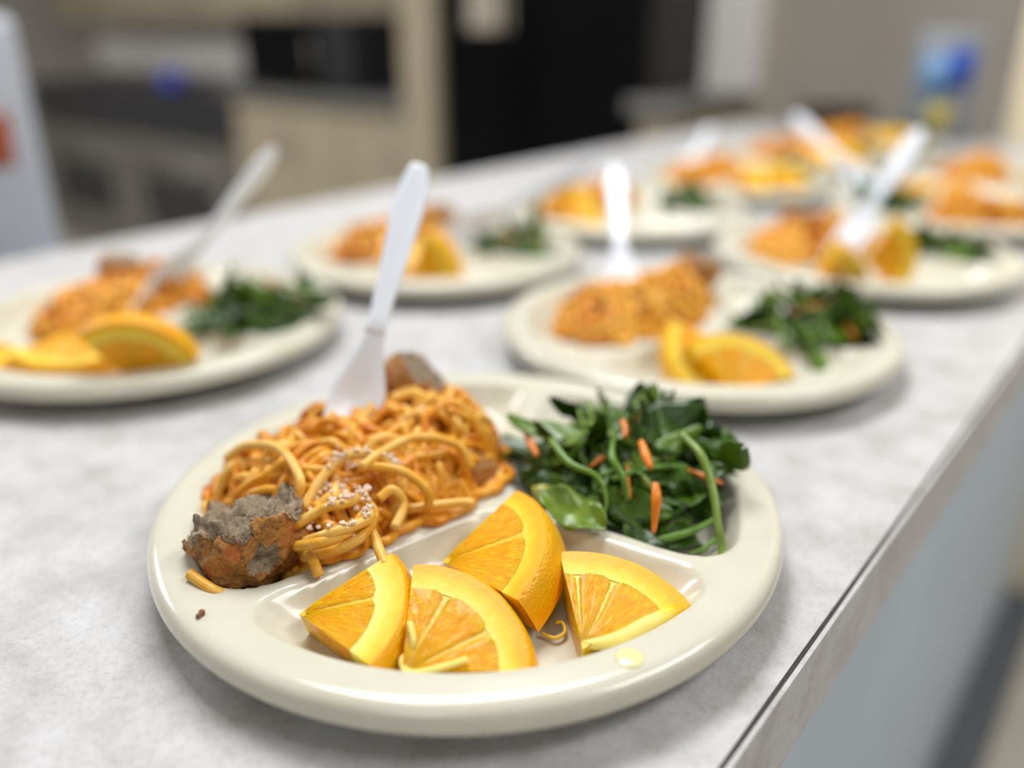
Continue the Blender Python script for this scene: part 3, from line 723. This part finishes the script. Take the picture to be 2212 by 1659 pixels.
# wedges on the other plates: two prototypes, copied
PROTO = []
for i, (ang, segs) in enumerate(((1.6, [1, 1.2]), (1.85, [1.2, 1, 0.5]))):
    t = thing('orange_wedge', '', 'orange wedge', None, 'orange wedges'); wedge_parts(t, ang, segs, 0.0385, 0.0165, 0.0085, seed=20 + i); PROTO.append(t)
used = [False, False]
def wedge_copy(k, Mw, label, i):
    if not used[i]:
        PROTO[i].matrix_world = Mw; PROTO[i]['label'] = label; used[i] = True; return PROTO[i]
    return copy_tree(PROTO[i], Mw, label)
PIXW = {
    'mid': [((1575, 745, .030), (1385, 716, .034), (1500, 812, .0165), 'edge-on'), ((1585, 850, .014), (1500, 748, .034), (1705, 808, .022), 'face-on')],
    'left': [((150, 715, .030), (35, 770, .026), (250, 792, .0175), 'flat front'), ((300, 800, .014), (238, 738, .034), (410, 748, .028), 'upright right'), ((-60, 725, .028), (-110, 790, .02), (40, 790, .0175), 'cut-off left')],
    'right': [((1752, 602, .015), (1835, 518, .050), (1905, 602, .016), 'bright upright'), ((1870, 560, .030), (1900, 545, .036), (1975, 600, .0175), 'yellow-peeled right')],
    'mid_back': [((885, 598, .018), (935, 535, .042), (1060, 612, .0175), 'front'), ((815, 570, .02), (860, 520, .034), (960, 565, .022), 'rear')],
    'back': [((1215, 480, .018), (1265, 428, .040), (1385, 488, .018), 'front'), ((1190, 450, .02), (1230, 415, .036), (1310, 440, .022), 'rear')],
}
for k, L in PIXW.items():
    for i, (a, b, c, wd) in enumerate(L):
        Mw, ang, R = wedge_frame(at(*a), at(*b), at(*c)); wedge_copy(k, Mw, '%s orange wedge on %s' % (wd, PLATES[k][3]), i % 2)
for k in ('far_right', 'far_back', 'far', 'last', 'last_back'):
    for i, (x, y, z, rz, tx) in enumerate(((-0.02, -0.062, 0.026, 0.2, 0.5), (0.032, -0.066, 0.024, 0.9, 0.4))):
        Mw = PMX[k] @ Matrix.Translation((x, y, z)) @ Matrix.Rotation(tx, 4, 'X') @ Matrix.Rotation(rz, 4, 'Z')
        wedge_copy(k, Mw, '%s orange wedge on %s' % (('left', 'right')[i], PLATES[k][3]), i)

# ------------------------------------------------------------------ greens
def leaf_mesh(kind, seed, L, Wd):
    rng = random.Random(seed); na, nl = 8, 16; bend = rng.uniform(0.5, 2.2) * rng.choice((1, 1, -0.6)); curl = rng.uniform(-0.5, 1.0); wv = rng.uniform(0.4, 1.2); tw = rng.uniform(-0.6, 0.6)
    V = []; Fc = []
    def P(u, v, off):
        if kind == 0: wdt = math.sin(math.pi * min(1, u * 0.97 + 0.02)) ** 0.62 * (1 - 0.25 * u)
        elif kind == 1: wdt = (0.32 + 0.68 * abs(math.sin(u * math.pi * 3.0))) * math.sin(math.pi * min(1, 0.04 + u * 0.95)) ** 0.5 * (0.55 + 0.5 * u)
        else: wdt = math.sin(math.pi * min(1, u * 0.97 + 0.02)) ** 0.5
        s = u * L; a = bend * u
        cx = L * (math.sin(a) / bend if abs(bend) > 1e-3 else u); cz = -L * (1 - math.cos(a)) / bend
        x = v * Wd / 2 * wdt; z = -curl * v * v * Wd * 0.35 * wdt + wv * 0.10 * Wd * math.sin(u * 11 + v * 3 + seed) * abs(v)
        z += 0.06 * Wd * abs(v) ** 0.5
        ct, st_ = math.cos(tw * u), math.sin(tw * u); x, z = x * ct - z * st_, x * st_ + z * ct
        return (cx - z * math.sin(a) * 0 , x, cz + z + off)
    for off in (0.0, -0.0004):
        for i in range(nl + 1):
            for j in range(na + 1): V.append(P(i / nl, j / na * 2 - 1, off))
    q = (nl + 1) * (na + 1)
    for i in range(nl):
        for j in range(na):
            a = i * (na + 1) + j; f = (a, a + na + 1, a + na + 2, a + 1); Fc.append(f); Fc.append(tuple(x + q for x in reversed(f)))
    for i in range(nl):
        for j in (0, na):
            a = i * (na + 1) + j; b = a + na + 1; Fc.append((a, b, b + q, a + q) if j == na else (b, a, a + q, b + q))
    me = mesh('leaf', V, Fc); me.materials.append(M['leaf']); return me
LEAVES = [leaf_mesh(s % 3, s, (0.034, 0.036, 0.040)[s % 3] * (0.8 + 0.05 * (s % 7)), (0.020, 0.019, 0.011)[s % 3]) for s in range(21)]
def stem_mesh(s):
    rng = random.Random(s); L = rng.uniform(0.02, 0.045); P = [(0, 0, 0)]; a, b = rng.uniform(-.3, .3), rng.uniform(-.5, .2)
    for i in range(4): P.append((P[-1][0] + L / 4, P[-1][1] + L / 4 * math.sin(a + i * 0.25 * a), P[-1][2] + L / 4 * math.sin(b - 0.15 * i)))
    r = rng.uniform(0.0007, 0.0014); v, f = tube(spline(P, 5), r, 7); me = mesh('stem', v, f); me.materials.append(M['stem']); return me
STEMS = [stem_mesh(s) for s in range(7)]
def shred_mesh(s):
    rng = random.Random(s + 50); L = rng.uniform(0.012, 0.022); P = [(0, 0, 0), (L / 2, rng.uniform(-.002, .002), 0.001), (L, rng.uniform(-.003, .003), -0.001)]
    Q = spline(P, 6); v, f = tube(Q, [0.0014 * (1 - 0.5 * abs(2 * i / (len(Q) - 1) - 1)) for i in range(len(Q))], 5); me = mesh('carrot_shred', v, f); me.materials.append(M['carrot']); return me
SHREDS = [shred_mesh(s) for s in range(4)]
def salad(k, seed, cx, cy, rx, ry, hh, nleaf, nstem, nsh, label, fixed=()):
    rng = random.Random(seed); t = thing('greens_serving', label, 'salad', PMX[k], 'green salad servings')
    def put(me, name, u, tilt, lay):
        a = rng.random() * 6.283; q = math.sqrt(rng.random()) * u
        dx, dy = q * math.cos(a), q * math.sin(a); h = hh * math.sqrt(max(0.02, 1 - q * q)) * lay
        n = Vector((dx * 0.75, dy * 0.75, 0.75)).normalized(); n = (n + Vector((rng.gauss(0, tilt), rng.gauss(0, tilt), 0))).normalized()
        yaw = rng.random() * 6.283; f = Vector((math.cos(yaw), math.sin(yaw), 0)); f = (f - n * f.dot(n)).normalized(); s = n.cross(f)
        pos = Vector((cx + rx * dx, cy + ry * dy, FLOOR_Z + 0.004 + h)) - f * 0.016
        o = obj(name, me, None, t); o.matrix_local = Matrix.Translation(pos) @ Matrix((f, s, n)).transposed().to_4x4() @ Matrix.Scale(rng.uniform(0.8, 1.15), 4)
        co = np.empty(len(me.vertices) * 3); me.vertices.foreach_get('co', co); co = co.reshape(-1, 3); mm = np.array(o.matrix_local)
        q_ = co @ mm[:3, :3].T + mm[:3, 3]; ins = np.hypot(q_[:, 0], q_[:, 1]) < 0.129
        lift = float(np.max(np.where(ins, plate_height(q_[:, 0], q_[:, 1]) + 0.0004 - q_[:, 2], 0.0)))
        if lift > 0: o.matrix_local = Matrix.Translation((0, 0, min(lift, 0.014))) @ o.matrix_local
    for i in range(nleaf): put(rng.choice(LEAVES), 'leaf', 0.88, 0.45, rng.uniform(0.35, 1.0))
    for i in range(nstem): put(rng.choice(STEMS), 'stem', 0.9, 0.3, rng.uniform(0.85, 1.06))
    for i in range(nsh): put(rng.choice(SHREDS), 'carrot_shred', 0.85, 0.3, rng.uniform(0.9, 1.05))
    return t
SG = salad('near', 3, 0.069, 0.019, 0.043, 0.046, 0.030, 135, 28, 6, 'heap of dark dressed greens with carrot on the nearest plate')
for k, sd in (('left', 31), ('mid', 32), ('mid_back', 33), ('right', 34), ('back', 35), ('far_right', 36), ('far_back', 37), ('far', 38), ('last', 39), ('last_back', 40)):
    big = k in ('left', 'mid')
    salad(k, sd, 0.074 if big else 0.068, -0.012 if big else 0.0, 0.048 if big else 0.043, 0.039 if big else 0.036, 0.030 if big else 0.023, 75 if big else 30, 6 if big else 2, 5 if big else 2, 'small heap of dark greens on ' + PLATES[k][3])
def gtube(name, pts, r, m, k='near'):
    P = spline([tuple(L2H(k, at(*p))) for p in pts], 8); rr = r if np.isscalar(r) else np.interp(np.linspace(0, 1, len(P)), np.linspace(0, 1, len(r)), r)
    v, f = tube(P, rr, 9); return obj(name, mesh(name, v, f), m, SG)
gtube('stem', [(1470, 935, .046), (1515, 985, .043), (1540, 1060, .034), (1552, 1140, .024), (1560, 1180, .018), (1558, 1222, .0125)], [0.0012, 0.0019, 0.0017, 0.0016, 0.0017, 0.0019], M['stem'])
gtube('stem', [(1400, 1170, .016), (1450, 1160, .017), (1500, 1145, .018), (1545, 1120, .019)], [0.0008, 0.0015, 0.0015, 0.001], M['stem'])
gtube('stem', [(1490, 1195, .0115), (1520, 1185, .012), (1545, 1165, .014)], [0.0006, 0.001, 0.0012], M['stem'])
gtube('stem', [(1330, 930, .046), (1322, 985, .043), (1345, 1030, .038), (1355, 1080, .030)], [0.001, 0.0017, 0.0015, 0.001], M['stem'])
gtube('stem', [(1190, 950, .042), (1230, 1000, .039), (1290, 1030, .037), (1310, 1080, .03), (1300, 1120, .024)], [0.0015, 0.0016, 0.0011, 0.0009, 0.0007], M['stem'])
gtube('carrot_shred', [(1385, 955, .047), (1395, 985, .045), (1405, 1010, .043)], [0.0016, 0.0020, 0.0013], M['carrot'])
gtube('carrot_shred', [(1415, 1045, .038), (1418, 1080, .034), (1412, 1150, .022)], [0.0015, 0.0021, 0.0009], M['carrot'])
gtube('carrot_shred', [(1135, 935, .036), (1148, 960, .034), (1160, 985, .033)], [0.0013, 0.0017, 0.0012], M['carrot'])
gtube('carrot_shred', [(1345, 910, .048), (1352, 930, .046), (1350, 945, .045)], [0.0014, 0.0017, 0.0012], M['carrot'])
gtube('carrot_shred', [(1566, 1198, .0125), (1574, 1195, .0125), (1580, 1203, .012)], [0.0012, 0.0016, 0.0012], M['carrot'])
def gleaf(i, a, b, up, sc_=1.0):
    A, B = Vector(L2H('near', at(*a))), Vector(L2H('near', at(*b))); f = (B - A).normalized(); n = Vector(up).normalized(); n = (n - f * n.dot(f)).normalized(); s = n.cross(f)
    o = obj('leaf', LEAVES[i], None, SG); ln = max(v.co.x for v in LEAVES[i].vertices); o.matrix_local = Matrix.Translation(A) @ Matrix((f, s, n)).transposed().to_4x4() @ Matrix.Scale((B - A).length / ln * sc_, 4)
gleaf(3, (1310, 1140, .0225), (1168, 1090, .0235), (0, -0.45, 1))
gleaf(6, (1350, 1130, .02), (1420, 1190, .013), (0.1, -0.5, 1))
gleaf(9, (1480, 960, .04), (1560, 985, .03), (0.4, -0.2, 1))
gleaf(2, (1440, 1180, .012), (1540, 1130, .016), (0, -0.5, 1))
gleaf(12, (1360, 1140, .02), (1440, 1200, .0115), (0, -0.5, 1), 0.8)

# ------------------------------------------------------------------ forks
FL = 0.172
def fork_width(s):
    pts = [(0.036, 0.0245), (0.045, 0.0255), (0.055, 0.0235), (0.066, 0.0165), (0.076, 0.0105), (0.086, 0.0088), (0.10, 0.0100), (0.125, 0.0132), (0.147, 0.0156), (0.155, 0.0150), (0.167, 0.0108), (0.1705, 0.0092), (0.1718, 0.0070)]
    return float(np.interp(s, [q[0] for q in pts], [q[1] for q in pts]))
def fork_z(s): return 0.010 * math.sin(max(0, min(1, (s - 0.0) / 0.085)) * math.pi) * -0.55
def fork_slab(s0, s1, n, wfun, x0fun=None, th=0.0015, cup=0.0):
    V = []; Fc = []; m = 9
    for off in (1, -1):
        for i in range(n + 1):
            s = s0 + (s1 - s0) * i / n; wd = wfun(s); xc = x0fun(s) if x0fun else 0.0
            for j in range(m):
                v = j / (m - 1) * 2 - 1; V.append((xc + v * wd / 2, s, fork_z(s) - cup * (1 - v * v) * wd * max(0, 1 - abs(s - 0.05) / 0.03) + off * th / 2 * (1 - 0.5 * v ** 6)))
    q = (n + 1) * m
    for i in range(n):
        for j in range(m - 1):
            a = i * m + j; Fc.append((a, a + 1, a + m + 1, a + m)); Fc.append((a + q, a + m + q, a + m + 1 + q, a + 1 + q))
        for j in (0, m - 1):
            a = i * m + j; b = a + m; Fc.append((a, b, b + q, a + q) if j == 0 else (b, a, a + q, b + q))
    for i in (0, n):
        for j in range(m - 1):
            a = i * m + j; Fc.append((a, a + q, a + q + 1, a + 1) if i == 0 else (a + 1, a + q + 1, a + q, a))
    return V, Fc
FH = mesh('handle', *fork_slab(0.080, 0.1718, 40, fork_width, th=0.0022)); FH.materials.append(M['fork'])
FD = mesh('head', *fork_slab(0.036, 0.080, 20, fork_width, cup=0.16)); FD.materials.append(M['fork'])
FT = []
for i in range(4):
    c = (i - 1.5) * 0.0064
    me = mesh('tine', *fork_slab(0.0, 0.0362, 12, lambda s: 0.0018 + 0.0026 * min(1, s / 0.02), lambda s, c=c: c)); me.materials.append(M['fork']); FT.append(me)
def fork(S, T, label, s_at=0.040, face=None, group='white plastic forks'):
    y = (T - S).normalized(); n = Vector((0, 0, CAM_H)) - S; n = (n - y * n.dot(y)).normalized()
    if face: n = Matrix.Rotation(math.radians(face), 3, y) @ n
    x = y.cross(n).normalized()
    Mw = Matrix.Translation((0, 0, Z0)) @ RZ @ Matrix.Translation(S - y * s_at) @ Matrix((x, y, n)).transposed().to_4x4()
    t = thing('plastic_fork', label, 'fork', Mw, group)
    obj('handle', FH, None, t); obj('head', FD, None, t)
    for me in FT: obj('tine', me, None, t)
    return t
def pixfork(base, tip, label, vis=FL - 0.04, s_at=0.04, face=None):
    S = at(*base); T = at_dist(tip[0], tip[1], S, vis); f = fork(S, T, label, s_at, face); print('fork', label[:40], [round(q, 3) for q in T], round((T - S).length, 3)); return f
pixfork((762, 898, .044), (907, 356), 'white plastic fork standing in the nearest spaghetti')
pixfork((362, 622, .032), (594, 322), 'white plastic fork in the spaghetti of the left edge plate', face=42)
pixfork((1345, 606, .034), (1328, 362), 'white plastic fork upright in the second plate along the counter edge')
pixfork((1846, 498, .035), (1990, 280), 'white plastic fork in the third plate along the counter edge')
pixfork((1000, 500, .035), (1290, 345), 'white plastic fork lying back on the plate behind the nearest fork')
pixfork((1860, 385, .035), (1715, 250), 'white plastic fork leaning left on a far plate near the can')
pixfork((1495, 345, .035), (1535, 275), 'white plastic fork foreshortened on the fourth back row plate')

# ------------------------------------------------------------------ small bits on the nearest plate
rng = random.Random(2)
mb = MB()
for (px, py) in ((433, 1326), (436, 1322), (430, 1330)):
    v = at(px, py, RIM_Z + 0.0008); w3 = C(v.x, v.y, v.z); mb.add(*blob(rng, w3, 0.0012))
c0 = Vector(C(*at(433, 1326, RIM_Z)))
o = obj('meat_crumb', mesh('meat_crumb', [tuple(Vector(v) - c0) for v in mb.V], mb.F), M['bit']); o.location = c0; tag(o, 'tiny brown meat crumb on the left rim of the nearest plate', 'crumb')
v = at(1360, 1421, RIM_Z + 0.0); c0 = C(v.x, v.y, v.z)
o = obj('juice_drop', mesh('juice_drop', *(lambda q: (q.V, q.F))(MB().lathe([(0.0046, 0), (0.0042, 0.0002), (0.003, 0.0004), (0.0012, 0.0005)], 24))), M['juice']); o.location = c0
tag(o, 'pale yellow juice drop on the front rim of the nearest plate', 'juice drop')

v, f = blob(random.Random(4), (0, 0, 0), 0.0058); o = obj('cabbage_piece', mesh('cabbage_piece', v, f), simple('pale_green_cabbage', (0.42, 0.42, 0.08), 0.35, 0.2, 200, coat=0.2), SG)
o.location = L2H('near', at(1172, 1066, .023))
